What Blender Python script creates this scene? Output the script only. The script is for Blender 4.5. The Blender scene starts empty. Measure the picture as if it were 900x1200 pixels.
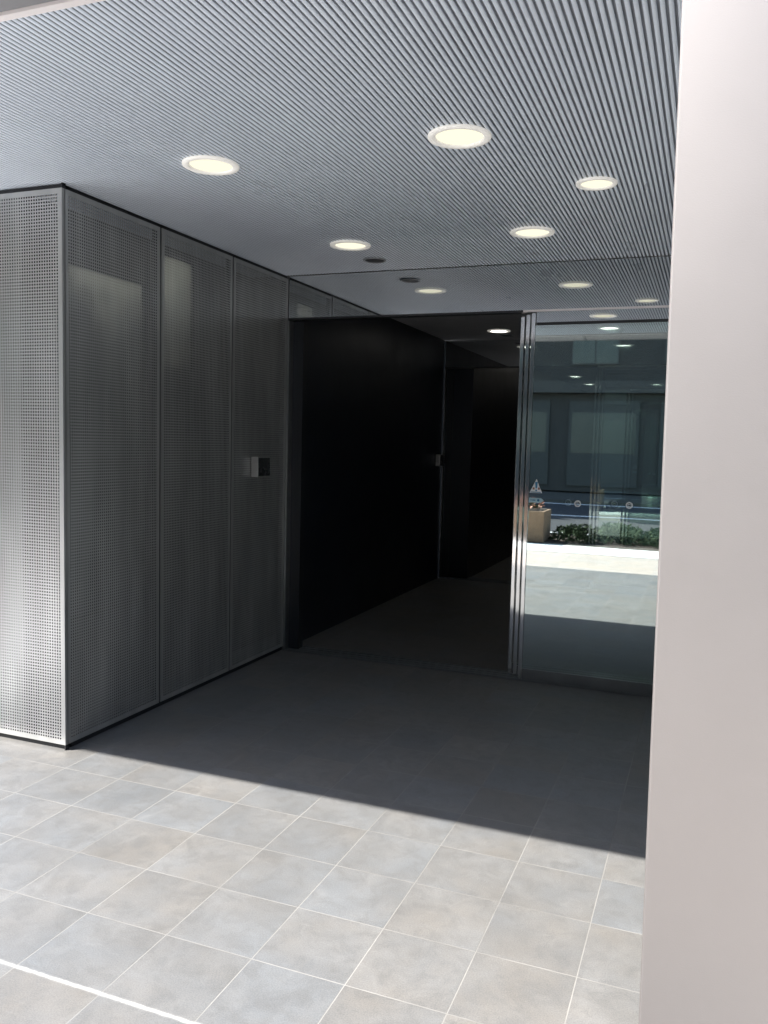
import bpy, bmesh, math, random
import numpy as np
from mathutils import Vector, Matrix

random.seed(7)
scene = bpy.context.scene
COL = scene.collection
R = math.radians

# ------------------------------------------------------------------ dimensions
H = 2.713          # ceiling height
YD = 5.416         # plane of the entrance doors
YS = 9.20          # plane of the second doors
XL = -2.877        # face of the perforated side wall
YC = 3.17          # front corner of the perforated wall
PW = 0.7487        # width of one perforated panel
EYE = 1.55

# ------------------------------------------------------------------ helpers
class MB:
    """collects shapes and links them as one mesh object"""
    def __init__(self):
        self.v, self.f, self.m = [], [], []
    def add(self, vs, fs, mi=0):
        n = len(self.v)
        self.v += [tuple(p) for p in vs]
        self.f += [tuple(i + n for i in q) for q in fs]
        self.m += [mi] * len(fs)
        return self
    def box(self, x0, x1, y0, y1, z0, z1, mi=0, bev=0.0):
        if bev > 0:
            bm = bmesh.new()
            bmesh.ops.create_cube(bm, size=1.0)
            for q in bm.verts:
                q.co = Vector(((x0 + x1) / 2 + q.co.x * (x1 - x0), (y0 + y1) / 2 + q.co.y * (y1 - y0), (z0 + z1) / 2 + q.co.z * (z1 - z0)))
            bmesh.ops.bevel(bm, geom=bm.edges[:], offset=bev, segments=2, affect='EDGES', profile=0.6)
            bm.verts.index_update()
            self.add([q.co[:] for q in bm.verts], [[q.index for q in f.verts] for f in bm.faces], mi)
            bm.free()
            return self
        vs = [(x0, y0, z0), (x1, y0, z0), (x1, y1, z0), (x0, y1, z0), (x0, y0, z1), (x1, y0, z1), (x1, y1, z1), (x0, y1, z1)]
        fs = [(0, 3, 2, 1), (4, 5, 6, 7), (0, 1, 5, 4), (1, 2, 6, 5), (2, 3, 7, 6), (3, 0, 4, 7)]
        return self.add(vs, fs, mi)
    def lathe(self, prof, seg=40, c=(0, 0, 0), axis='z', mi=0, close=False):
        vs, fs = [], []
        n = len(prof)
        for s in range(seg):
            a = 2 * math.pi * s / seg
            for r, z in prof:
                p = (r * math.cos(a), r * math.sin(a), z)
                if axis == 'y':
                    p = (p[0], -p[2], p[1])
                vs.append((p[0] + c[0], p[1] + c[1], p[2] + c[2]))
        for s in range(seg):
            t = (s + 1) % seg
            for k in range(n - 1):
                fs.append((s * n + k, t * n + k, t * n + k + 1, s * n + k + 1))
        if close:
            fs.append(tuple(s * n + n - 1 for s in range(seg)))
        return self.add(vs, fs, mi)
    def build(self, name, mats, parent=None, smooth=False):
        me = bpy.data.meshes.new(name)
        me.from_pydata(self.v, [], self.f)
        if not isinstance(mats, (list, tuple)):
            mats = [mats]
        for m in mats:
            me.materials.append(m)
        me.polygons.foreach_set('material_index', self.m)
        if smooth:
            me.polygons.foreach_set('use_smooth', [True] * len(self.f))
        me.update()
        o = bpy.data.objects.new(name, me)
        COL.objects.link(o)
        if parent:
            o.parent = parent
        return o

def tag(o, label=None, cat=None, group=None, kind=None):
    if label: o['label'] = label
    if cat: o['category'] = cat
    if group: o['group'] = group
    if kind: o['kind'] = kind
    return o

def thing(name, label, cat, loc=(0, 0, 0), rz=0.0, group=None):
    o = bpy.data.objects.new(name, None)
    o.empty_display_size = 0.1
    COL.objects.link(o)
    o.location = loc
    o.rotation_euler = (0, 0, rz)
    return tag(o, label, cat, group)

def copy_tree(o, parent=None):
    c = o.copy()
    COL.objects.link(c)
    c.parent = parent
    for ch in list(o.children):
        copy_tree(ch, c)
    return c

# ------------------------------------------------------------------ materials
def mat(name):
    m = bpy.data.materials.new(name)
    m.use_nodes = True
    nt = m.node_tree
    nt.nodes.clear()
    out = nt.nodes.new('ShaderNodeOutputMaterial')
    return m, nt, out

def N(nt, t, **kw):
    n = nt.nodes.new(t)
    for k, v in kw.items():
        setattr(n, k, v)
    return n

def math_n(nt, op, a, b=None, c=None):
    n = nt.nodes.new('ShaderNodeMath')
    n.operation = op
    for i, q in enumerate((a, b, c)):
        if q is None: continue
        if isinstance(q, (int, float)): n.inputs[i].default_value = q
        else: nt.links.new(q, n.inputs[i])
    return n.outputs[0]

def mixc(nt, fac, a, b, blend='MIX'):
    n = nt.nodes.new('ShaderNodeMix')
    n.data_type = 'RGBA'
    n.blend_type = blend
    for q, s in ((fac, n.inputs[0]), (a, n.inputs[6]), (b, n.inputs[7])):
        if isinstance(q, (int, float)): s.default_value = q
        elif isinstance(q, tuple): s.default_value = (*q, 1)
        else: nt.links.new(q, s)
    return n.outputs[2]

def ramp(nt, fac, stops):
    n = nt.nodes.new('ShaderNodeValToRGB')
    e = n.color_ramp.elements
    while len(e) < len(stops): e.new(0.5)
    for el, (p, c) in zip(e, stops):
        el.position = p
        el.color = (*c, 1) if isinstance(c, tuple) else (c, c, c, 1)
    nt.links.new(fac, n.inputs[0])
    return n.outputs[0]

def noise(nt, vec, scale, detail=4, rough=0.6, dist=0.0):
    n = nt.nodes.new('ShaderNodeTexNoise')
    n.inputs['Scale'].default_value = scale
    n.inputs['Detail'].default_value = detail
    n.inputs['Roughness'].default_value = rough
    n.inputs['Distortion'].default_value = dist
    if vec is not None: nt.links.new(vec, n.inputs['Vector'])
    return n.outputs['Fac']

def obj_co(nt):
    return nt.nodes.new('ShaderNodeTexCoord').outputs['Object']

def scaled(nt, vec, s):
    n = nt.nodes.new('ShaderNodeMapping')
    n.inputs['Scale'].default_value = s
    nt.links.new(vec, n.inputs['Vector'])
    return n.outputs[0]

def simple(name, c, rough=0.5, metal=0.0, var=0.12, scale=6.0, spec=0.5, bump=0.0, bscale=40.0, stretch=(1, 1, 1), rvar=0.08):
    """principled with a little cloudy variation in colour and gloss"""
    m, nt, out = mat(name)
    b = N(nt, 'ShaderNodeBsdfPrincipled')
    co = scaled(nt, obj_co(nt), stretch)
    f = noise(nt, co, scale, 5)
    lo = tuple(x * (1 - var) for x in c); hi = tuple(min(1, x * (1 + var)) for x in c)
    nt.links.new(ramp(nt, f, [(0.3, lo), (0.7, hi)]), b.inputs['Base Color'])
    f2 = noise(nt, co, scale * 2.3, 4)
    nt.links.new(math_n(nt, 'MULTIPLY_ADD', f2, 2 * rvar, rough - rvar), b.inputs['Roughness'])
    b.inputs['Metallic'].default_value = metal
    b.inputs['Specular IOR Level'].default_value = spec
    if bump > 0:
        bp = N(nt, 'ShaderNodeBump')
        bp.inputs['Strength'].default_value = bump
        bp.inputs['Distance'].default_value = 0.002
        nt.links.new(noise(nt, co, bscale, 3), bp.inputs['Height'])
        nt.links.new(bp.outputs[0], b.inputs['Normal'])
    nt.links.new(b.outputs[0], out.inputs[0])
    return m

def emit(name, c, s):
    m, nt, out = mat(name)
    e = N(nt, 'ShaderNodeEmission')
    e.inputs[0].default_value = (*c, 1)
    e.inputs[1].default_value = s
    nt.links.new(e.outputs[0], out.inputs[0])
    return m

def glass_mat(name, refl, tint, rtint=(0.95, 0.97, 0.97)):
    """coated glazing: a mirror part and a see-through part"""
    m, nt, out = mat(name)
    g = N(nt, 'ShaderNodeBsdfGlossy')
    g.inputs['Roughness'].default_value = 0.012
    g.inputs['Color'].default_value = (*rtint, 1)
    # faint waviness of real panes
    bp = N(nt, 'ShaderNodeBump')
    bp.inputs['Strength'].default_value = 0.015
    bp.inputs['Distance'].default_value = 0.01
    nt.links.new(noise(nt, obj_co(nt), 2.2, 1), bp.inputs['Height'])
    nt.links.new(bp.outputs[0], g.inputs['Normal'])
    t = N(nt, 'ShaderNodeBsdfTransparent')
    t.inputs[0].default_value = (*tint, 1)
    fr = N(nt, 'ShaderNodeFresnel')
    fr.inputs[0].default_value = 1.5
    fac = math_n(nt, 'MINIMUM', math_n(nt, 'ADD', math_n(nt, 'SUBTRACT', fr.outputs[0], 0.04), refl), 1.0)
    mx = N(nt, 'ShaderNodeMixShader')
    nt.links.new(fac, mx.inputs[0])
    nt.links.new(t.outputs[0], mx.inputs[1])
    nt.links.new(g.outputs[0], mx.inputs[2])
    nt.links.new(mx.outputs[0], out.inputs[0])
    return m

def tile_mat(name, tx, ty, ox, oy, grout, base, wide_y=None, gcol=(0.62, 0.61, 0.57), rough=0.5, joint_var=1.0):
    m, nt, out = mat(name)
    b = N(nt, 'ShaderNodeBsdfPrincipled')
    co = obj_co(nt)
    sp = N(nt, 'ShaderNodeSeparateXYZ')
    nt.links.new(co, sp.inputs[0])
    wob = noise(nt, co, 60, 3)
    x = math_n(nt, 'DIVIDE', math_n(nt, 'SUBTRACT', sp.outputs[0], ox), tx)
    y = math_n(nt, 'DIVIDE', math_n(nt, 'SUBTRACT', sp.outputs[1], oy), ty)
    cx, cy = math_n(nt, 'FLOOR', x), math_n(nt, 'FLOOR', y)
    fx, fy = math_n(nt, 'FRACT', x), math_n(nt, 'FRACT', y)
    dx = math_n(nt, 'MULTIPLY', math_n(nt, 'MINIMUM', fx, math_n(nt, 'SUBTRACT', 1.0, fx)), tx)
    dy = math_n(nt, 'MULTIPLY', math_n(nt, 'MINIMUM', fy, math_n(nt, 'SUBTRACT', 1.0, fy)), ty)
    d = math_n(nt, 'MINIMUM', dx, dy)
    d = math_n(nt, 'ADD', d, math_n(nt, 'MULTIPLY_ADD', wob, 0.0016, -0.0008))
    mr = N(nt, 'ShaderNodeMapRange')
    mr.inputs['From Min'].default_value = grout / 2 - 0.0007
    mr.inputs['From Max'].default_value = grout / 2 + 0.0007
    mr.inputs['To Min'].default_value = 1.0
    mr.inputs['To Max'].default_value = 0.0
    nt.links.new(d, mr.inputs[0])
    g = mr.outputs[0]
    cb = N(nt, 'ShaderNodeCombineXYZ')
    nt.links.new(cx, cb.inputs[0]); nt.links.new(cy, cb.inputs[1])
    wn = N(nt, 'ShaderNodeTexWhiteNoise')
    nt.links.new(cb.outputs[0], wn.inputs[0])
    ws = N(nt, 'ShaderNodeSeparateColor')
    nt.links.new(wn.outputs['Color'], ws.inputs[0])
    # per tile: shifted cloud pattern
    off = N(nt, 'ShaderNodeVectorMath', operation='MULTIPLY_ADD')
    nt.links.new(wn.outputs['Color'], off.inputs[0])
    off.inputs[1].default_value = (7, 7, 7)
    nt.links.new(co, off.inputs[2])
    pv = off.outputs[0]
    c1 = noise(nt, pv, 4.5, 6, 0.62, 0.6)
    c2 = noise(nt, pv, 22, 5, 0.7)
    c3 = noise(nt, scaled(nt, pv, (1.0, 3.5, 1.0)), 9, 6, 0.7, 1.2)
    big = noise(nt, co, 1.1, 3)
    col = ramp(nt, c1, [(0.25, tuple(v * 0.86 for v in base)), (0.55, base), (0.8, tuple(v * 1.13 for v in base))])
    cool = mixc(nt, 0.6, col, (0.91, 0.98, 1.07), 'MULTIPLY')
    warm = mixc(nt, 0.6, col, (1.09, 1.00, 0.90), 'MULTIPLY')
    tone = math_n(nt, 'ADD', math_n(nt, 'MULTIPLY', ws.outputs[0], 0.38), math_n(nt, 'MULTIPLY_ADD', noise(nt, pv, 2.6, 4), 1.5, -0.45))
    col = mixc(nt, ramp(nt, tone, [(0.15, 0.0), (0.85, 1.0)]), cool, warm)
    vb = math_n(nt, 'MULTIPLY_ADD', ws.outputs[1], 0.12, 0.94)
    hs = N(nt, 'ShaderNodeHueSaturation')
    nt.links.new(col, hs.inputs['Color']); nt.links.new(vb, hs.inputs['Value'])
    col = hs.outputs[0]
    # pale dusty streaks and scuffs
    col = mixc(nt, ramp(nt, c3, [(0.60, 0.0), (0.78, 0.34)]), col, tuple(min(1, v * 1.7) for v in base))
    col = mixc(nt, ramp(nt, c2, [(0.25, 0.30), (0.42, 0.0)]), col, tuple(v * 0.68 for v in base))
    c4 = noise(nt, pv, 11, 8, 0.72, 0.8)
    col = mixc(nt, ramp(nt, c4, [(0.36, 0.55), (0.54, 0.0)]), col, tuple(v * 0.72 for v in base))
    c5 = noise(nt, co, 240, 2, 0.6)
    col = mixc(nt, 0.55, col, ramp(nt, c5, [(0.3, 0.62), (0.7, 1.30)]), 'MULTIPLY')
    # scattered scuffs and foot-worn smears across the joints
    sm = noise(nt, scaled(nt, co, (1.6, 0.8, 1)), 2.6, 7, 0.68, 1.5)
    col = mixc(nt, ramp(nt, sm, [(0.56, 0.0), (0.74, 0.30)]), col, tuple(min(1, v * 1.55) for v in base))
    gv = mixc(nt, ramp(nt, noise(nt, co, 1.7, 3), [(0.38, 0.0), (0.62, 1.0)]), tuple(v * (1 - 0.35 * joint_var) for v in gcol), gcol)
    col = mixc(nt, math_n(nt, 'MULTIPLY', g, 0.92), col, gv)
    hgt = math_n(nt, 'SUBTRACT', 1.0, g)
    if wide_y is not None:
        wz = math_n(nt, 'ABSOLUTE', math_n(nt, 'SUBTRACT', sp.outputs[1], wide_y))
        wz = math_n(nt, 'ADD', wz, math_n(nt, 'MULTIPLY_ADD', noise(nt, co, 35, 4, 0.7), 0.012, -0.006))
        wm = math_n(nt, 'MULTIPLY', ramp(nt, wz, [(0.0045, 0.9), (0.0085, 0.0)]), math_n(nt, 'LESS_THAN', sp.outputs[0], -1.17))
        col = mixc(nt, wm, col, (0.30, 0.30, 0.29))
        g = math_n(nt, 'MAXIMUM', g, wm)
    nt.links.new(col, b.inputs['Base Color'])
    rr = math_n(nt, 'MULTIPLY_ADD', c1, 0.22, rough - 0.11)
    nt.links.new(math_n(nt, 'MAXIMUM', rr, math_n(nt, 'MULTIPLY', g, 0.8)), b.inputs['Roughness'])
    bp = N(nt, 'ShaderNodeBump')
    bp.inputs['Strength'].default_value = 0.35
    bp.inputs['Distance'].default_value = 0.0015
    hh = math_n(nt, 'ADD', math_n(nt, 'MULTIPLY', hgt, 0.8), math_n(nt, 'MULTIPLY', c2, 0.35))
    nt.links.new(hh, bp.inputs['Height'])
    nt.links.new(bp.outputs[0], b.inputs['Normal'])
    nt.links.new(b.outputs[0], out.inputs[0])
    return m

TX, TY, TOX, TOY = 0.3048, 0.3035, -2.4202, 3.0008
M = {}
M['tile'] = tile_mat('grey stone tile', TX, TY, TOX, TOY, 0.0034, (0.146, 0.146, 0.143), wide_y=1.787, gcol=(0.235, 0.23, 0.217))
M['pink'] = tile_mat('pink paving', 0.60, 0.20, 0.0, 0.1, 0.008, (0.36, 0.31, 0.265), gcol=(0.36, 0.33, 0.30), rough=0.75)
M['kerb'] = simple('pale kerb concrete', (0.66, 0.65, 0.61), 0.8, scale=9, bump=0.4)
M['asphalt'] = simple('asphalt', (0.040, 0.042, 0.046), 0.95, var=0.25, scale=3, spec=0.2, bump=0.6, bscale=200)
M['paint'] = simple('road paint', (0.72, 0.72, 0.70), 0.7, var=0.15, scale=20)
M['slat'] = simple('aluminium slat', (0.80, 0.87, 0.97), 0.30, metal=0.05, var=0.05, scale=1.5, stretch=(1, 0.2, 1))
M['slot'] = simple('dark slot', (0.40, 0.425, 0.47), 0.8)
M['trimwhite'] = simple('white metal trim', (0.84, 0.80, 0.80), 0.4, var=0.03)
M['soffit'] = simple('grey soffit panel', (0.24, 0.24, 0.25), 0.5, metal=0.2, var=0.05)
M['concrete'] = simple('roof concrete', (0.35, 0.35, 0.34), 0.85)
M['perf'] = simple('perforated steel', (0.43, 0.435, 0.43), 0.36, metal=0.62, var=0.20, scale=2.6, stretch=(2.4, 1, 0.35), rvar=0.04)
M['black'] = simple('black gap', (0.012, 0.013, 0.016), 0.6)
M['cavityblack'] = simple('black backing board', (0.02, 0.02, 0.021), 0.85)
M['cavity'] = simple('cavity board', (0.05, 0.05, 0.05), 0.8)
M['darkwall'] = simple('dark wall panel', (0.008, 0.011, 0.018), 0.38, var=0.15, scale=2)
M['darkceil'] = simple('grey lobby ceiling', (0.55, 0.55, 0.57), 0.7, var=0.04)
M['frame'] = simple('dark bronze frame', (0.036, 0.038, 0.041), 0.38, metal=0.3, var=0.1)
M['jamb'] = simple('blue black jamb', (0.012, 0.014, 0.018), 0.35, var=0.1)
M['chrome'] = simple('polished stainless', (0.80, 0.80, 0.80), 0.07, metal=1.0, var=0.03, rvar=0.03, scale=3, stretch=(1, 1, 0.3))
M['rail'] = simple('brushed rail', (0.30, 0.31, 0.32), 0.32, metal=0.9, var=0.1)
M['pillar'] = simple('pinkish pillar cladding', (0.315, 0.297, 0.29), 0.52, metal=0.90, var=0.02, scale=3, bump=0.12, bscale=420, rvar=0.02)
M['ring'] = simple('white lamp ring with added glow', (0.88, 0.87, 0.84), 0.45, var=0.03)
_b = M['ring'].node_tree.nodes['Principled BSDF']
_b.inputs['Emission Color'].default_value = (1.0, 0.95, 0.85, 1)
_b.inputs['Emission Strength'].default_value = 0.07  # faint glow put into the ring in place of light from its lens
M['lens'] = emit('lit lamp lens', (1.0, 0.95, 0.72), 0.31)
M['lensin'] = emit('lit lobby lamp lens', (1.0, 0.96, 0.88), 2.4)
M['vent'] = simple('dark speaker mesh', (0.035, 0.036, 0.04), 0.6)
M['ventring'] = simple('grey ring', (0.38, 0.40, 0.42), 0.4, metal=0.5)
M['glass'] = glass_mat('coated door glass', 0.60, (0.90, 0.95, 0.93), (0.89, 1.0, 0.985))
M['glassback'] = glass_mat('clear door glass', 0.05, (0.93, 0.96, 0.95))
M['glass2'] = glass_mat('mirror coated inner glass', 0.85, (0.8, 0.85, 0.84), (0.90, 0.98, 0.93))
M['transom'] = glass_mat('mirrored transom glass', 0.62, (0.25, 0.27, 0.27), (0.92, 0.95, 0.97))
M['icgrey'] = simple('silver housing', (0.42, 0.42, 0.41), 0.35, metal=0.6)
M['icdark'] = simple('dark reader plate', (0.03, 0.032, 0.034), 0.25)
M['stickwhite'] = simple('white sticker', (0.78, 0.80, 0.80), 0.5, var=0.04)
M['stickblue'] = simple('blue sticker ink', (0.03, 0.20, 0.36), 0.5)
M['sticklight'] = simple('light blue sticker', (0.45, 0.66, 0.74), 0.5, var=0.05)
M['stickred'] = simple('brown sticker ink', (0.34, 0.16, 0.10), 0.5)
M['brick'] = simple('orange brown planter', (0.24, 0.15, 0.085), 0.8, var=0.2, scale=12)
M['soil'] = simple('soil', (0.05, 0.035, 0.025), 0.95)
M['flower'] = simple('orange pink petals', (0.45, 0.22, 0.14), 0.7, var=0.3)
M['leaf'] = simple('shrub leaf', (0.035, 0.052, 0.024), 0.9, spec=0.1, var=0.4, scale=12)
M['twig'] = simple('twig', (0.09, 0.06, 0.04), 0.8)
M['bldg'] = simple('brown grey cladding', (0.032, 0.028, 0.021), 0.7, var=0.1, scale=1.5)
M['bldgframe'] = simple('window frame', (0.034, 0.031, 0.024), 0.5)
M['bldgshop'] = simple('pale ground floor cladding', (0.038, 0.038, 0.03), 0.6)
def teal():
    m, nt, out = mat('teal window glass')
    b = N(nt, 'ShaderNodeBsdfPrincipled')
    b.inputs['Base Color'].default_value = (0.032, 0.042, 0.032, 1)
    b.inputs['Roughness'].default_value = 0.25
    b.inputs['Metallic'].default_value = 0.0
    nt.links.new(b.outputs[0], out.inputs[0])
    return m
M['teal'] = teal()
M['farpave'] = simple('dark far pavement', (0.07, 0.065, 0.055), 0.9, spec=0.2)
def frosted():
    m, nt, out = mat('frosted glass with painted light fade')
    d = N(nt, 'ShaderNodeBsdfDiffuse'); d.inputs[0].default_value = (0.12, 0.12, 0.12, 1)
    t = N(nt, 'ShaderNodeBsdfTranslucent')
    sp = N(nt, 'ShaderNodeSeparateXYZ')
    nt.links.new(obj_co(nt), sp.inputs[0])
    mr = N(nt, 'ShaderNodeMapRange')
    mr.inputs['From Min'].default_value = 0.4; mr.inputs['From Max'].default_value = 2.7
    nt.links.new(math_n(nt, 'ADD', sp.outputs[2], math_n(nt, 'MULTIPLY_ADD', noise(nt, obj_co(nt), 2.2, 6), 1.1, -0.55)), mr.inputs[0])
    nt.links.new(ramp(nt, mr.outputs[0], [(0.0, (0.03, 0.03, 0.028)), (0.45, (0.05, 0.05, 0.046)), (0.74, (0.11, 0.11, 0.10)), (0.90, (0.46, 0.46, 0.41))]), t.inputs[0])  # fading light painted into the panes: bright at the top, dim below
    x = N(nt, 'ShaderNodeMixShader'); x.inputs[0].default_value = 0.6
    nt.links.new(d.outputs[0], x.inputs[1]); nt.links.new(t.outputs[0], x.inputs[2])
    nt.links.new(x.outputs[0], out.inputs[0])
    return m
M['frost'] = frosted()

# ------------------------------------------------------------------ ground, paving, road
def sheet(name, x0, x1, y0, y1, z, m, thick=0.05):
    o = MB().box(x0, x1, y0, y1, z - thick, z).build(name, m)
    return tag(o, kind='structure')

tag(MB().add([(-600, -600, -0.06), (600, -600, -0.06), (600, 600, -0.06), (-600, 600, -0.06)], [(0, 1, 2, 3)]).build('ground', simple('far ground', (0.16, 0.155, 0.15), 0.9, var=0.2, scale=0.3)), kind='structure')
sheet('plaza_floor', -14, 12, 0.10, 34, 0.0, M['tile'])
M['pale'] = tile_mat('added pale bounce paving', 0.6, 0.6, 0.0, 0.1, 0.006, (0.55, 0.54, 0.52), gcol=(0.35, 0.34, 0.33))  # unseen pale paving, added to bounce sunlight up onto the ceiling
sheet('bounce_paving', 0.40, 12, 0.10, 5.3, 0.004, M['pale'])
sheet('bounce_paving', -14, -3.75, 0.10, 12, 0.004, M['pale'])
sheet('pavement', -40, 40, -1.50, 0.097, -0.002, M['pink'])
sheet('kerb', -40, 40, -2.42, -1.503, 0.004, M['kerb'])
sheet('planting_bed', -40, 40, -4.1, -2.423, -0.006, M['soil'])
sheet('road', -80, 80, -13.0, -4.103, -0.03, M['asphalt'], 0.03)
for k, (yy, w) in enumerate(((-4.6, 0.15), (-8.6, 0.15), (-12.6, 0.15))):
    tag(MB().box(-80, 80, yy - w / 2, yy + w / 2, -0.03, -0.026).build('road_marking', M['paint']), kind='structure')
sheet('far_pavement', -80, 80, -17.0, -13.003, 0.05, M['farpave'], 0.11)

# ------------------------------------------------------------------ canopy with the slatted ceiling
canopy = thing('entrance_canopy', 'wide canopy with a slatted aluminium ceiling over the entrance', 'canopy', (0, YC, 0))
def slat_mesh(x0, x1, y0, y1):
    p = 0.0218
    n = int((x1 - x0) / p)
    prof, mi = [], []
    for k in range(n):
        a = x0 + k * p
        prof += [(a, 0.014), (a + 0.0002, 0.0035), (a + 0.0022, 0.0008), (a + 0.0070, 0.0), (a + 0.0118, 0.0008), (a + 0.0138, 0.0035), (a + 0.0140, 0.014)]
        mi += [1, 0, 0, 0, 0, 1, 1]
    prof.append((x0 + n * p, 0.014))
    vs = [(x, y0 - YC, H + z) for x, z in prof] + [(x, y1 - YC, H + z) for x, z in prof]
    L = len(prof)
    mb = MB()
    for k in range(L - 1):
        mb.f.append((k, k + 1, L + k + 1, L + k)); mb.m.append(mi[k])
    mb.v = vs
    return mb
YT = 1.892                                   # front end of the slats
slat_mesh(-3.7000, -3.2190, YT, 3.25).build('slatted_ceiling', [M['slat'], M['slot']], canopy)
slat_mesh(-3.2204, 3.6, YT, YD - 0.007).build('slatted_ceiling', [M['slat'], M['slot']], canopy)
MB().box(-4.40, -3.703, YT - YC, 3.19 - YC, H, H + 0.05).build('soffit_panel', M['soffit'], canopy)
MB().box(-6.2, -4.403, YT - YC, 2.45 - YC, H, H + 0.05).build('soffit_panel', M['soffit'], canopy)  # unseen canopy end, outline shaped to shade the alcove and leave the panes sunlit
YE = 1.46                                    # front edge of the canopy
def cb(name, x0, x1, y0, y1, z0, z1, m, bev=0.0):
    return MB().box(x0, x1, y0 - YC, y1 - YC, z0, z1, 0, bev).build(name, m, canopy)
cb('edge_trim', -6.2, 3.6, YT - 0.028, YT - 0.001, H - 0.012, H + 0.05, M['trimwhite'])
x = -6.2
while x < 3.5:                               # flat soffit panels along the front edge
    cb('soffit_panel', x + 0.004, x + 1.216, YE + 0.01, YT - 0.032, H - 0.006, H + 0.03, M['soffit'], 0.003)
    x += 1.22
cb('fascia', -6.2, 3.6, YE - 0.02, YE + 0.007, H - 0.01, H + 0.40, M['soffit'])
cb('roof_slab', -4.40, 3.6, YE + 0.008, 3.25, H + 0.051, H + 0.16, M['concrete'])
cb('roof_slab', -6.2, -4.403, YE + 0.008, 2.45, H + 0.051, H + 0.16, M['concrete'])  # unseen roof end, cut back like the soffit below to steer the sun
MB().box(-3.222, 3.6, 3.251 - YC, YD + 0.25 - YC, H + 0.051, H + 0.6).build('roof_slab', M['concrete'], canopy)

# ------------------------------------------------------------------ perforated metal walls
def perf_mesh(name, w, h, m, margin=0.024, pitch=0.0150, hole=0.0084, ret=0.022):
    nx = int((w - 2 * margin) / pitch); nz = int((h - 2 * margin) / pitch)
    px = (w - 2 * margin) / nx; pz = (h - 2 * margin) / nz
    gx = margin + np.arange(nx + 1) * px
    gz = margin + np.arange(nz + 1) * pz
    V = []
    X, Z = np.meshgrid(gx, gz, indexing='ij')
    grid = np.stack([X, np.zeros_like(X), Z], -1).reshape(-1, 3)
    gi = np.arange((nx + 1) * (nz + 1)).reshape(nx + 1, nz + 1)
    cx = (gx[:-1] + gx[1:]) / 2; cz = (gz[:-1] + gz[1:]) / 2
    CX, CZ = np.meshgrid(cx, cz, indexing='ij')
    r = hole / 2
    fr = np.stack([np.stack([CX + a * r, np.full_like(CX, d), CZ + b * r], -1) for d in (0.0, 0.0016) for a, b in ((-1, -1), (1, -1), (1, 1), (-1, 1))], 2)
    base = len(grid)
    inner = fr.reshape(-1, 3)
    ii = base + np.arange(nx * nz * 8).reshape(nx, nz, 8)
    o = np.stack([gi[:-1, :-1], gi[1:, :-1], gi[1:, 1:], gi[:-1, 1:]], -1)
    faces = []
    for k in range(4):
        l = (k + 1) % 4
        faces.append(np.stack([o[..., k], o[..., l], ii[..., l], ii[..., k]], -1).reshape(-1, 4))
        faces.append(np.stack([ii[..., k], ii[..., l], ii[..., 4 + l], ii[..., 4 + k]], -1).reshape(-1, 4))
    V = np.concatenate([grid, inner])
    F = np.concatenate(faces).tolist()
    n = len(V)
    ex = [(0, 0, 0), (w, 0, 0), (w, 0, h), (0, 0, h), (0, ret, 0), (w, ret, 0), (w, ret, h), (0, ret, h)]
    g4 = [int(gi[0, 0]), int(gi[nx, 0]), int(gi[nx, nz]), int(gi[0, nz])]
    # solid margins tied to the grid border vertices
    F.append([n, n + 1] + [int(q) for q in gi[::-1, 0]])
    F.append([n + 1, n + 2] + [int(q) for q in gi[nx, ::-1]])
    F.append([n + 2, n + 3] + [int(q) for q in gi[:, nz]])
    F.append([n + 3, n] + [int(q) for q in gi[0, :]])
    for k in range(4):
        l = (k + 1) % 4
        F.append([n + l, n + k, n + 4 + k, n + 4 + l])
    me = bpy.data.meshes.new(name)
    me.from_pydata(V.tolist() + ex, [], F)
    me.materials.append(m)
    me.update()
    return me

ZP0, ZP1 = 0.028, H - 0.022
pm_side = perf_mesh('perforated_panel', PW - 0.016, ZP1 - ZP0, M['perf'])
pm_front = perf_mesh('perforated_panel', 0.602, ZP1 - ZP0, M['perf'], 0.022)

side = thing('perforated_side_wall', 'dark perforated metal wall in the shade, left of the dark doorway', 'wall', (XL, YC, 0), math.pi / 2)
for k in range(3):
    o = bpy.data.objects.new('perforated_panel', pm_side)
    COL.objects.link(o); o.parent = side
    o.location = (k * PW + 0.015, 0, ZP0)
# local frame: x along the wall, -y towards the alcove
L3 = 3 * PW
for k in range(1, 4):
    MB().box(k * PW - 0.001, k * PW + 0.016, 0.006, 0.05, ZP0, ZP1).build('joint_post', M['black'], side)
MB().box(0.03, L3, 0.012, 0.055, 0.0, ZP0 - 0.002).build('plinth', M['black'], side)
MB().box(0.03, L3, 0.012, 0.055, ZP1 + 0.002, H - 0.0006).build('top_channel', M['black'], side)

frontw = thing('perforated_front_wall', 'sunlit pale perforated metal wall facing the plaza, at the left edge', 'wall', (XL, YC, 0))
for k in range(1):
    o = bpy.data.objects.new('perforated_panel', pm_front)
    COL.objects.link(o); o.parent = frontw
    o.location = (-0.612 * (k + 1) + 0.010, 0, ZP0)
    if k: MB().box(-0.812 * k - 0.001, -0.812 * k + 0.009, 0.006, 0.05, ZP0, ZP1).build('joint_post', M['black'], frontw)
MB().box(-0.60, -0.012, 0.018, 0.055, 0.0, ZP0 - 0.002).build('plinth', M['black'], frontw)
MB().box(-0.60, -0.012, 0.012, 0.055, ZP1 + 0.002, H - 0.0006).build('top_channel', M['black'], frontw)
MB().box(-0.009, -0.003, 0.004, 0.030, 0.0, H + 0.03).build('corner_post', M['black'], frontw)
MB().box(-0.60, -0.305, 0.17, 0.20, 0.0, H + 0.04).build('backing_board', M['cavityblack'], frontw)

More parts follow.
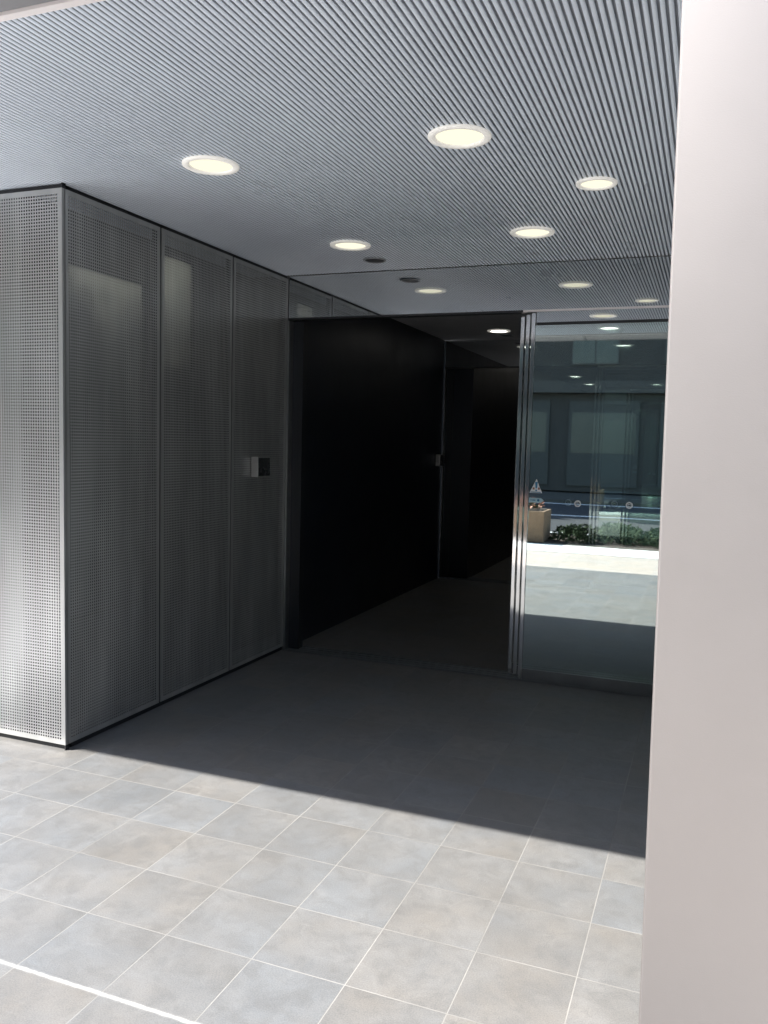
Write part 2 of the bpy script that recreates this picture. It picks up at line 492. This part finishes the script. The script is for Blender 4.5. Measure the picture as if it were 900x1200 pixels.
MB().box(-0.612, -0.604, 0.0, 0.20, 0.0, H - 0.0006).build('end_panel', M['perf'], frontw)  # unseen end cap, added to keep sun out of the cavity
# building wall behind the screens with its frosted windows
inner = thing('inner_building_wall', 'dark building wall showing through the perforated side panels, with frosted windows', 'wall', (0, 0, 0))
XB = -3.177
def hole_wall(mb, y0, y1, z0, z1, holes, x0, x1):
    ys = sorted({y0, y1, *[h[0] for h in holes], *[h[1] for h in holes]})
    zs = sorted({z0, z1, *[h[2] for h in holes], *[h[3] for h in holes]})
    for a, b in zip(ys, ys[1:]):
        run = None
        for c, d in zip(zs, zs[1:]):
            my, mz = (a + b) / 2, (c + d) / 2
            solid = not any(h[0] < my < h[1] and h[2] < mz < h[3] for h in holes)
            if solid:
                run = [run[0] if run else c, d]
            if (not solid or d == zs[-1]) and run:
                mb.box(x0, x1, a, b, run[0], run[1]); run = None
    return mb
holes = [(3.53, 4.195, 0.55, 2.44), (4.365, 4.693, 1.98, 2.66), (4.286, 4.302, 0.10, 0.90), (4.695 + 0.004, 4.712, 0.27, 0.90)]
hole_wall(MB(), 3.215, 9.0, 0.0, H + 0.04, holes, XB - 0.04, XB).build('backing_board', M['cavity'], inner)
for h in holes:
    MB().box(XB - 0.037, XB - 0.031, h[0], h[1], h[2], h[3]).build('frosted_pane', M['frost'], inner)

# ------------------------------------------------------------------ interior beyond the doors
hallw = thing('vestibule_side_wall', 'near black wall inside the dark doorway', 'wall', (0, 0, 0))
MB().box(XL - 0.12, XL, YD + 0.12, YS - 0.02, 0, H).build('wall_panel', M['darkwall'], hallw)
lob = thing('lobby_side_wall', 'near black lobby wall beyond the second doors, stepping inwards', 'wall', (0, 0, 0))
MB().box(-3.0, -2.55, YS + 0.06, 27.0, 0, H).build('wall_panel', M['darkwall'], lob)
tag(MB().box(-3.2, 3.6, YD + 0.11, 27.2, H + 0.001, H + 0.10).build('lobby_ceiling', M['darkceil']), kind='structure')
tag(MB().box(-3.2, 3.6, 27.0, 27.2, 0, H).build('lobby_end_wall', M['darkwall']), kind='structure')
tag(MB().box(2.6, 2.8, 1.9, 27.0, 0, H + 0.02).build('right_wall', M['darkwall']), kind='structure')
tag(MB().box(-3.2, 3.6, YD + 0.251, 27.2, H + 0.11, H + 0.8).build('building_roof', M['concrete']), kind='structure')

# ------------------------------------------------------------------ glazed entrance
XO = -1.125                                  # right end of the open doorway
def door_front(y, first):
    lab = 'mirror-like transom glass above the dark doorway, up to the slatted ceiling' if first else 'transom glass above the second doorway inside the lobby'
    tr = thing('transom_window', lab, 'window', (0, y, 0))
    MB().box(XL + 0.006, 2.6, 0.0, 0.010, 2.418, H - 0.004).build('glass', M['transom'], tr)
    MB().box(-1.088, 2.6, 0.0, 0.010, 2.338, 2.404).build('lower_glass', M['transom'], tr)
    MB().box(XL + 0.006, XO - 0.05, -0.012, 0.05, 2.402, 2.416).build('header_rail', M['frame'], tr)
    MB().box(XO - 0.05, 2.6, -0.010, 0.012, 2.405, 2.417).build('header_rail', M['trimwhite'], tr)
    MB().box(-1.084, 2.6, -0.004, 0.13, 2.322, 2.336).build('head_track', M['frame'], tr)
    jb = thing('door_jamb', 'narrow dark metal jamb at the left side of the doorway' if first else 'dark metal jamb of the second doorway deep inside', 'door frame', (0, y, 0))
    MB().box(XL + 0.004, XL + 0.018, -0.010, 0.12, 0.004, 2.398).build('edge_strip', M['rail'], jb)
    MB().box(XL + 0.019, XL + 0.100, 0.05, 0.12, 0.004, 2.398).build('jamb_post', M['jamb'], jb)
    th = thing('threshold_track', 'metal threshold track along the floor of the dark doorway' if first else 'threshold track of the second doorway inside', 'door track', (0, y, 0))
    mb = MB().box(XL + 0.02, 2.6, -0.020, 0.15, 0.002, 0.006)
    for yy in (-0.016, 0.022, 0.075, 0.130):
        mb.box(XL + 0.021, 2.599, yy, yy + 0.008, 0.005, 0.011)
    mb.build('track', M['rail'], th)
    return tr
door_front(YD, True)
door_front(YS, False)

LW = 1.02
def leaf(xs, y, label, glass, deco=False):
    t = thing('sliding_door', label, 'door', (xs, y, 0), 0, 'stacked sliding glass door leaves')
    w = LW
    MB().box(0.0, 0.026, -0.016, 0.016, 0.012, 2.396, 0, 0.003).build('stile', M['chrome'], t)
    MB().box(w - 0.026, w, -0.016, 0.016, 0.012, 2.318, 0, 0.003).build('stile', M['chrome'], t)
    g = MB()
    x0, x1, z0, z1, ya, yb = 0.027, w - 0.027, 0.083, 2.318, -0.005, 0.005
    vs = [(x0, ya, z0), (x1, ya, z0), (x1, yb, z0), (x0, yb, z0), (x0, ya, z1), (x1, ya, z1), (x1, yb, z1), (x0, yb, z1)]
    g.add(vs, [(0, 1, 5, 4)], 0)
    g.add(vs, [(0, 3, 2, 1), (4, 5, 6, 7), (1, 2, 6, 5), (2, 3, 7, 6), (3, 0, 4, 7)], 1)
    bm = g.build('glass', [glass, M['glassback']], t)
    MB().box(0.027, w - 0.027, -0.014, 0.014, 0.012, 0.082, 0, 0.002).build('bottom_rail', M['rail'], t)
    return t

# three telescopic leaves pushed open to the right, one behind the other
l1 = leaf(-1.118, YD, 'front glass door leaf with warning stickers, reflecting the sunlit plaza', M['glass'])
l2 = leaf(-1.163, YD + 0.054, 'middle glass door leaf, its polished edge between two others', M['glassback'])
l3 = leaf(-1.210, YD + 0.108, 'rearmost glass door leaf, its polished edge next to the dark doorway', M['glassback'])
for q, dx, lab in ((l1, 0.0, 'front glass leaf of the second doors, seen through the first'),
                   (l2, 0.0, 'middle glass leaf of the second doors, seen through the first'),
                   (l3, 0.0, 'rearmost glass leaf of the second doors, seen through the first')):
    c = leaf(q.location.x, q.location.y + YS - YD, lab, M['glass2'] if q is l1 else M['glassback'])
    c['group'] = 'second row of sliding glass leaves inside'
# fixed glass to the right of the leaves
fx = thing('fixed_window', 'fixed glass pane right of the sliding leaves, behind the pillar', 'window', (0, YD, 0))
MB().box(-0.09, 2.6, 0.0, 0.010, 0.09, 2.32).build('glass', M['glass'], fx)
MB().box(-0.09, 2.6, -0.012, 0.022, 0.012, 0.088).build('bottom_rail', M['rail'], fx)

# stickers on the front leaf (parts of it)
def disc_ring(mb, cx, cz, r0, r1, y, seg=24, a0=0, a1=2 * math.pi):
    vs, fs = [], []
    for s in range(seg + 1):
        a = a0 + (a1 - a0) * s / seg
        vs += [(cx + r0 * math.cos(a), y, cz + r0 * math.sin(a)), (cx + r1 * math.cos(a), y, cz + r1 * math.sin(a))]
    for s in range(seg):
        fs.append((2 * s, 2 * s + 1, 2 * s + 3, 2 * s + 2))
    return mb.add(vs, fs)
def poly(mb, pts, y, mi=0):
    return mb.add([(a, y, b) for a, b in pts], [tuple(range(len(pts)))], mi)
X1 = 1.118
ws = poly(MB(), [(-1.090 + X1, 1.246), (-1.007 + X1, 1.246), (-1.046 + X1, 1.337)], -0.0058)
poly(ws, [(-1.051 + X1, 1.276), (-1.041 + X1, 1.276), (-1.037 + X1, 1.318), (-1.055 + X1, 1.318)], -0.0064, 1)
poly(ws, [(-1.051 + X1, 1.258), (-1.041 + X1, 1.258), (-1.041 + X1, 1.268), (-1.051 + X1, 1.268)], -0.0064, 1)
poly(ws, [(-1.069 + X1, 1.268), (-1.057 + X1, 1.268), (-1.057 + X1, 1.282), (-1.069 + X1, 1.282)], -0.0064, 2)
poly(ws, [(-1.035 + X1, 1.268), (-1.023 + X1, 1.268), (-1.023 + X1, 1.282), (-1.035 + X1, 1.282)], -0.0064, 2)
poly(ws, [(-1.082 + X1, 1.249), (-1.015 + X1, 1.249), (-1.017 + X1, 1.254), (-1.080 + X1, 1.254)], -0.0064, 1)
o = ws.build('warning_sticker', [M['stickwhite'], M['stickblue'], M['stickred']], l1)
o['label'] = 'white triangular warning sticker with a blue exclamation mark'
ar = poly(MB(), [(-1.090 + X1, 1.184), (-1.014 + X1, 1.184), (-0.993 + X1, 1.199), (-1.014 + X1, 1.214), (-1.090 + X1, 1.214)], -0.0058)
for k, w in ((0, 0.006), (1, 0.009), (2, 0.007)):
    x0 = -1.080 + X1 + k * 0.012
    poly(ar, [(x0, 1.195), (x0 + w, 1.195), (x0 + w, 1.203), (x0, 1.203)], -0.0064, 1)
disc = [( -1.030 + X1 + 0.008 * math.cos(a), 1.199 + 0.008 * math.sin(a)) for a in [k * math.pi / 8 for k in range(16)]]
poly(ar, disc, -0.0064, 1)
o = ar.build('arrow_sticker', [M['sticklight'], M['stickblue']], l1)
o['label'] = 'light blue arrow-shaped sticker below the warning triangle'
def marker(t, cx, cz):
    mb = disc_ring(MB(), cx, cz, 0.0135, 0.0215, -0.0062)
    disc_ring(mb, cx, cz + 0.002, 0.0085, 0.0110, -0.0066, 12, math.pi * 1.1, math.pi * 1.9)
    poly(mb, [(cx - 0.009, cz + 0.003), (cx + 0.009, cz + 0.003), (cx + 0.009, cz + 0.0065), (cx - 0.009, cz + 0.0065)], -0.0066)
    return mb.build('collision_marker', M['stickwhite'], t)
for cx, cz in ((-0.778, 1.190), (-0.461, 1.195)):
    marker(l1, cx + X1, cz)
for cx, cz in ((-0.846, 1.190), (-0.556, 1.195)):
    marker(l2, cx + 1.163, cz)

# ------------------------------------------------------------------ downlights and ceiling speakers
def downlight(r, z, x, y, label, group, inside=False):
    t = thing('downlight', label, 'ceiling light', (x, y, z), 0, group)
    MB().lathe([(r, -0.001), (r, -0.006), (r * 0.985, -0.009), (r * 0.80, -0.0105), (r * 0.755, -0.006), (r * 0.74, -0.0025)], 48).build('trim_ring', M['ring'], t, True)
    MB().lathe([(r * 0.742, -0.003), (r * 0.4, -0.0042), (0.001, -0.0048)], 48, close=True).build('lens', M['lensin'] if inside else M['lens'], t, True)
    return t
def place(src, x, y, label, group):
    c = copy_tree(src)
    c.location = (x, y, src.location.z)
    c['label'] = label
    c['group'] = group
    return c
g1 = 'round downlights in the slatted ceiling'
d0 = downlight(0.121, H, -2.058, 3.155, 'round lit downlight nearest the top of the perforated corner', g1)
place(d0, -0.953, 3.146, 'largest round lit downlight, high in the middle of the slatted ceiling', g1)
place(d0, -2.064, 4.655, 'round lit downlight with a dark ceiling speaker just behind it', g1)
place(d0, -0.974, 4.638, 'round lit downlight above the top right corner of the dark doorway', g1)
downlight(0.090, H, -0.536, 3.868, 'small round lit downlight nearest the pale pillar', g1)
g2 = 'small downlights in the lobby ceiling'
di = downlight(0.115, H, -2.09, 8.50, 'lit downlight on the dark ceiling inside the doorway', g2, True)
place(di, -0.991, 8.478, 'lit downlight at the top of the glass leaf, nearest inside', g2)
names = ['second', 'third', 'fourth', 'fifth']
for k, y in enumerate((10.32, 11.97, 13.75, 15.91)):
    place(di, -1.005, y, 'lit lobby downlight, %s in the right hand row behind the glass' % names[k], g2)
nm = ['first', 'second', 'third', 'fourth', 'fifth', 'sixth']
for k, y in enumerate((12.1, 14.16, 15.89, 19.5, 21.65, 23.3)):
    place(di, -2.17, y, 'lit lobby downlight, %s in the left hand row behind the glass' % nm[k], g2)
def speaker(x, y, label, z=H):
    t = thing('ceiling_speaker', label, 'ceiling speaker', (x, y, z), 0, 'dark round ceiling speakers')
    MB().lathe([(0.074, -0.001), (0.074, -0.006), (0.070, -0.008), (0.063, -0.007), (0.061, -0.003)], 40).build('rim', M['ventring'], t, True)
    MB().lathe([(0.062, -0.004), (0.04, -0.0058), (0.001, -0.0065)], 40, close=True).build('grille', M['vent'], t, True)
    return t
s0 = speaker(-2.078, 5.075, 'dark round ceiling speaker just in front of the transom glass')
sc_ = copy_tree(s0); sc_.location = (-2.09, 8.86, H); sc_['label'] = 'dark ceiling speaker beside the lamp inside the doorway'

# ------------------------------------------------------------------ intercom boxes
def intercom(y, label):
    t = thing('wall_intercom', label, 'intercom', (XL, y, 1.295), math.pi / 2, 'wall intercoms')
    MB().box(0.0, 0.165, -0.056, -0.004, 0.0, 0.135, 0, 0.004).build('housing', M['icgrey'], t)
    MB().box(0.006, 0.159, -0.059, -0.0565, 0.006, 0.129, 0, 0.001).build('cover_plate', M['icdark'], t)
    mb = MB()
    for k in range(7):
        mb.box(-0.0012, -0.0002, -0.050, -0.010, 0.018 + k * 0.015, 0.024 + k * 0.015)
    for k in range(1):
        MB().box(0.02, 0.05, -0.0602, -0.0592, 0.03, 0.06, 0, 0.0004).build('call_button', M['frame'], t)
    return t
intercom(4.915, 'small silver and black intercom box on the perforated wall')
i2 = intercom(8.95, 'faint intercom box on the black wall inside the doorway')

# ------------------------------------------------------------------ pillar at the right
pil = thing('pillar', 'pale pinkish metal clad pillar filling the right edge', 'pillar', (0, 1.40, 0))
def pbox(mb, z0, z1, xa, xb, x1, y0, y1, bev):
    bm = bmesh.new()
    vs = [bm.verts.new(p) for p in ((xa, y0, z0), (x1, y0, z0), (x1, y1, z0), (xa, y1, z0), (xb, y0, z1), (x1, y0, z1), (x1, y1, z1), (xb, y1, z1))]
    for q in ((0, 3, 2, 1), (4, 5, 6, 7), (0, 1, 5, 4), (1, 2, 6, 5), (2, 3, 7, 6), (3, 0, 4, 7)):
        bm.faces.new([vs[k] for k in q])
    bmesh.ops.bevel(bm, geom=bm.edges[:], offset=bev, segments=3, affect='EDGES')
    bm.verts.index_update()
    mb.add([q.co[:] for q in bm.verts], [[q.index for q in f.verts] for f in bm.faces])
    bm.free()
    return mb
def xe(z):   # the left arris leans very slightly
    return 1.40 * (-0.0515 + (z - EYE) / 1.40 * -0.0094)
pbox(MB(), 0.05, 3.6, xe(0.05), xe(3.6), 0.80, 0.0, 0.75, 0.003).build('cladding', M['pillar'], pil)
MB().box(xe(0) + 0.012, 0.788, 0.012, 0.738, 0.0, 0.049).build('plinth', M['frame'], pil)

# ------------------------------------------------------------------ what the door glass reflects: planting, street, building
pb = thing('planter_box', 'brown planter box reflected in the door glass beside the chrome edges', 'planter', (-2.86, -2.95, 0))
hole = MB()
hole.box(-0.40, 0.40, -0.32, 0.32, 0.0, 0.50, 0, 0.01).build('box', M['brick'], pb)
MB().box(-0.35, 0.35, -0.27, 0.27, 0.501, 0.512).build('soil', M['soil'], pb)
def leaves(n, rx, ry, rz, s, seed):
    rnd = random.Random(seed)
    mb = MB()
    for k in range(n):
        while True:
            p = Vector((rnd.uniform(-1, 1), rnd.uniform(-1, 1), rnd.uniform(0, 1)))
            if p.length < 1 and p.length > 0.35: break
        c = Vector((p.x * rx, p.y * ry, p.z * rz + 0.03))
        a = Vector((rnd.gauss(0, 1), rnd.gauss(0, 1), rnd.gauss(0, 1))).normalized()
        b = a.orthogonal().normalized()
        l = s * rnd.uniform(0.6, 1.3)
        mb.add([c - a * l, c - b * l * 0.4, c + a * l, c + b * l * 0.4], [(0, 1, 2, 3)])
    return mb
f = leaves(160, 0.36, 0.28, 0.20, 0.035, 3).build('flower_foliage', M['flower'], pb); f.location.z = 0.50
f = leaves(120, 0.34, 0.26, 0.12, 0.035, 4).build('foliage', M['leaf'], pb); f.location.z = 0.50
sh = thing('low_shrub', 'low green shrubs in the bed beyond the kerb', 'shrub', (-2.0, -3.1, 0), 0, 'low shrubs in the kerbside bed')
leaves(700, 0.45, 0.42, 0.26, 0.05, 5).build('foliage', M['leaf'], sh)
MB().lathe([(0.02, 0), (0.014, 0.12), (0.004, 0.2)], 6, close=True).build('stem', M['twig'], sh)
rnd = random.Random(11)
for k in range(11):
    c = copy_tree(sh)
    c.location = (-1.35 + (k % 6) * 0.72 - (5.0 if k > 7 else 0), -3.1 - rnd.uniform(0, 0.45), 0)
    c.rotation_euler.z = rnd.uniform(0, 6)
    s = rnd.uniform(0.75, 1.15); c.scale = (s, s, s)

bl = thing('opposite_building', 'dark building across the street, reflected in the door glass', 'building', (0, -18, 0))
wl = MB()
wl.box(-34, 22, -6, 0.0, 0.05, 15.5)
wl.build('wall', M['bldg'], bl)
MB().box(-26.2, 22.2, 0.0, 0.35, 3.35, 3.75).build('cornice', M['bldgframe'], bl)
for k in range(16):
    x0 = -25.2 + k * 2.95
    for fl in range(4):
        z0 = 4.3 + fl * 3.4
        w = MB().box(x0, x0 + 1.55, 0.0, 0.05, z0, z0 + 1.5).build('window', M['bldgframe'], bl)
        MB().box(x0 + 0.05, x0 + 0.76, 0.051, 0.058, z0 + 0.05, z0 + 1.45).build('pane', M['teal'], w)
        MB().box(x0 + 0.80, x0 + 1.50, 0.051, 0.058, z0 + 0.05, z0 + 1.45).build('pane', M['teal'], w)
    s = MB().box(x0, x0 + 2.3, 0.0, 0.06, 0.25, 3.1).build('shopfront', M['bldgshop'], bl)
    MB().box(x0 + 0.1, x0 + 2.2, 0.061, 0.07, 1.35, 2.7).build('pane', M['teal'], s)

# ------------------------------------------------------------------ light
w = bpy.data.worlds.new('World')
scene.world = w
w.use_nodes = True
nt = w.node_tree
nt.nodes.clear()
SUN_EL, SUN_AZ = 45.0, 49.0          # azimuth: direction the shadows fall, from +Y towards +X
sk = nt.nodes.new('ShaderNodeTexSky')
sk.sky_type = 'NISHITA'
sk.sun_disc = False
sk.sun_elevation = R(SUN_EL)
sd = Vector((-math.sin(R(SUN_AZ)), -math.cos(R(SUN_AZ)), 0))     # horizontally towards the sun
sk.sun_rotation = math.atan2(sd.x, sd.y)
sk.air_density = 1.0; sk.dust_density = 1.0; sk.ozone_density = 1.0
bg = nt.nodes.new('ShaderNodeBackground')
bg.inputs[1].default_value = 0.14
wo = nt.nodes.new('ShaderNodeOutputWorld')
nt.links.new(sk.outputs[0], bg.inputs[0])
nt.links.new(bg.outputs[0], wo.inputs[0])
sun = bpy.data.lights.new('sun', 'SUN')
sun.energy = 4.6
sun.angle = R(0.55)
sun.color = (1.0, 0.96, 0.905)
so = bpy.data.objects.new('sun', sun)
COL.objects.link(so)
to_sun = Vector((sd.x * math.cos(R(SUN_EL)), sd.y * math.cos(R(SUN_EL)), math.sin(R(SUN_EL))))
so.rotation_euler = to_sun.to_track_quat('Z', 'Y').to_euler()
so.location = to_sun * 30

# ------------------------------------------------------------------ camera
cam = bpy.data.cameras.new('camera')
cam.sensor_fit = 'VERTICAL'
cam.sensor_height = 36.0
cam.lens = 980.93 / 1200 * 36.0
cam.clip_start = 0.05
cam.clip_end = 2000
co = bpy.data.objects.new('camera', cam)
COL.objects.link(co)
fw = Vector((-0.360656, 0.928984, -0.083163)); rt = Vector((0.931164, 0.363741, 0.025006)); up = Vector((-0.05348, 0.06842, 0.996222))
co.matrix_world = Matrix(((rt.x, up.x, -fw.x, 0), (rt.y, up.y, -fw.y, 0), (rt.z, up.z, -fw.z, EYE), (0, 0, 0, 1)))
scene.camera = co

scene.view_settings.view_transform = 'Standard'
scene.view_settings.look = 'None'
scene.view_settings.exposure = 1.88
scene.view_settings.gamma = 1.0
scene.cycles.max_bounces = 14
scene.cycles.transparent_max_bounces = 24
scene.cycles.glossy_bounces = 8
scene.cycles.sample_clamp_indirect = 8.0
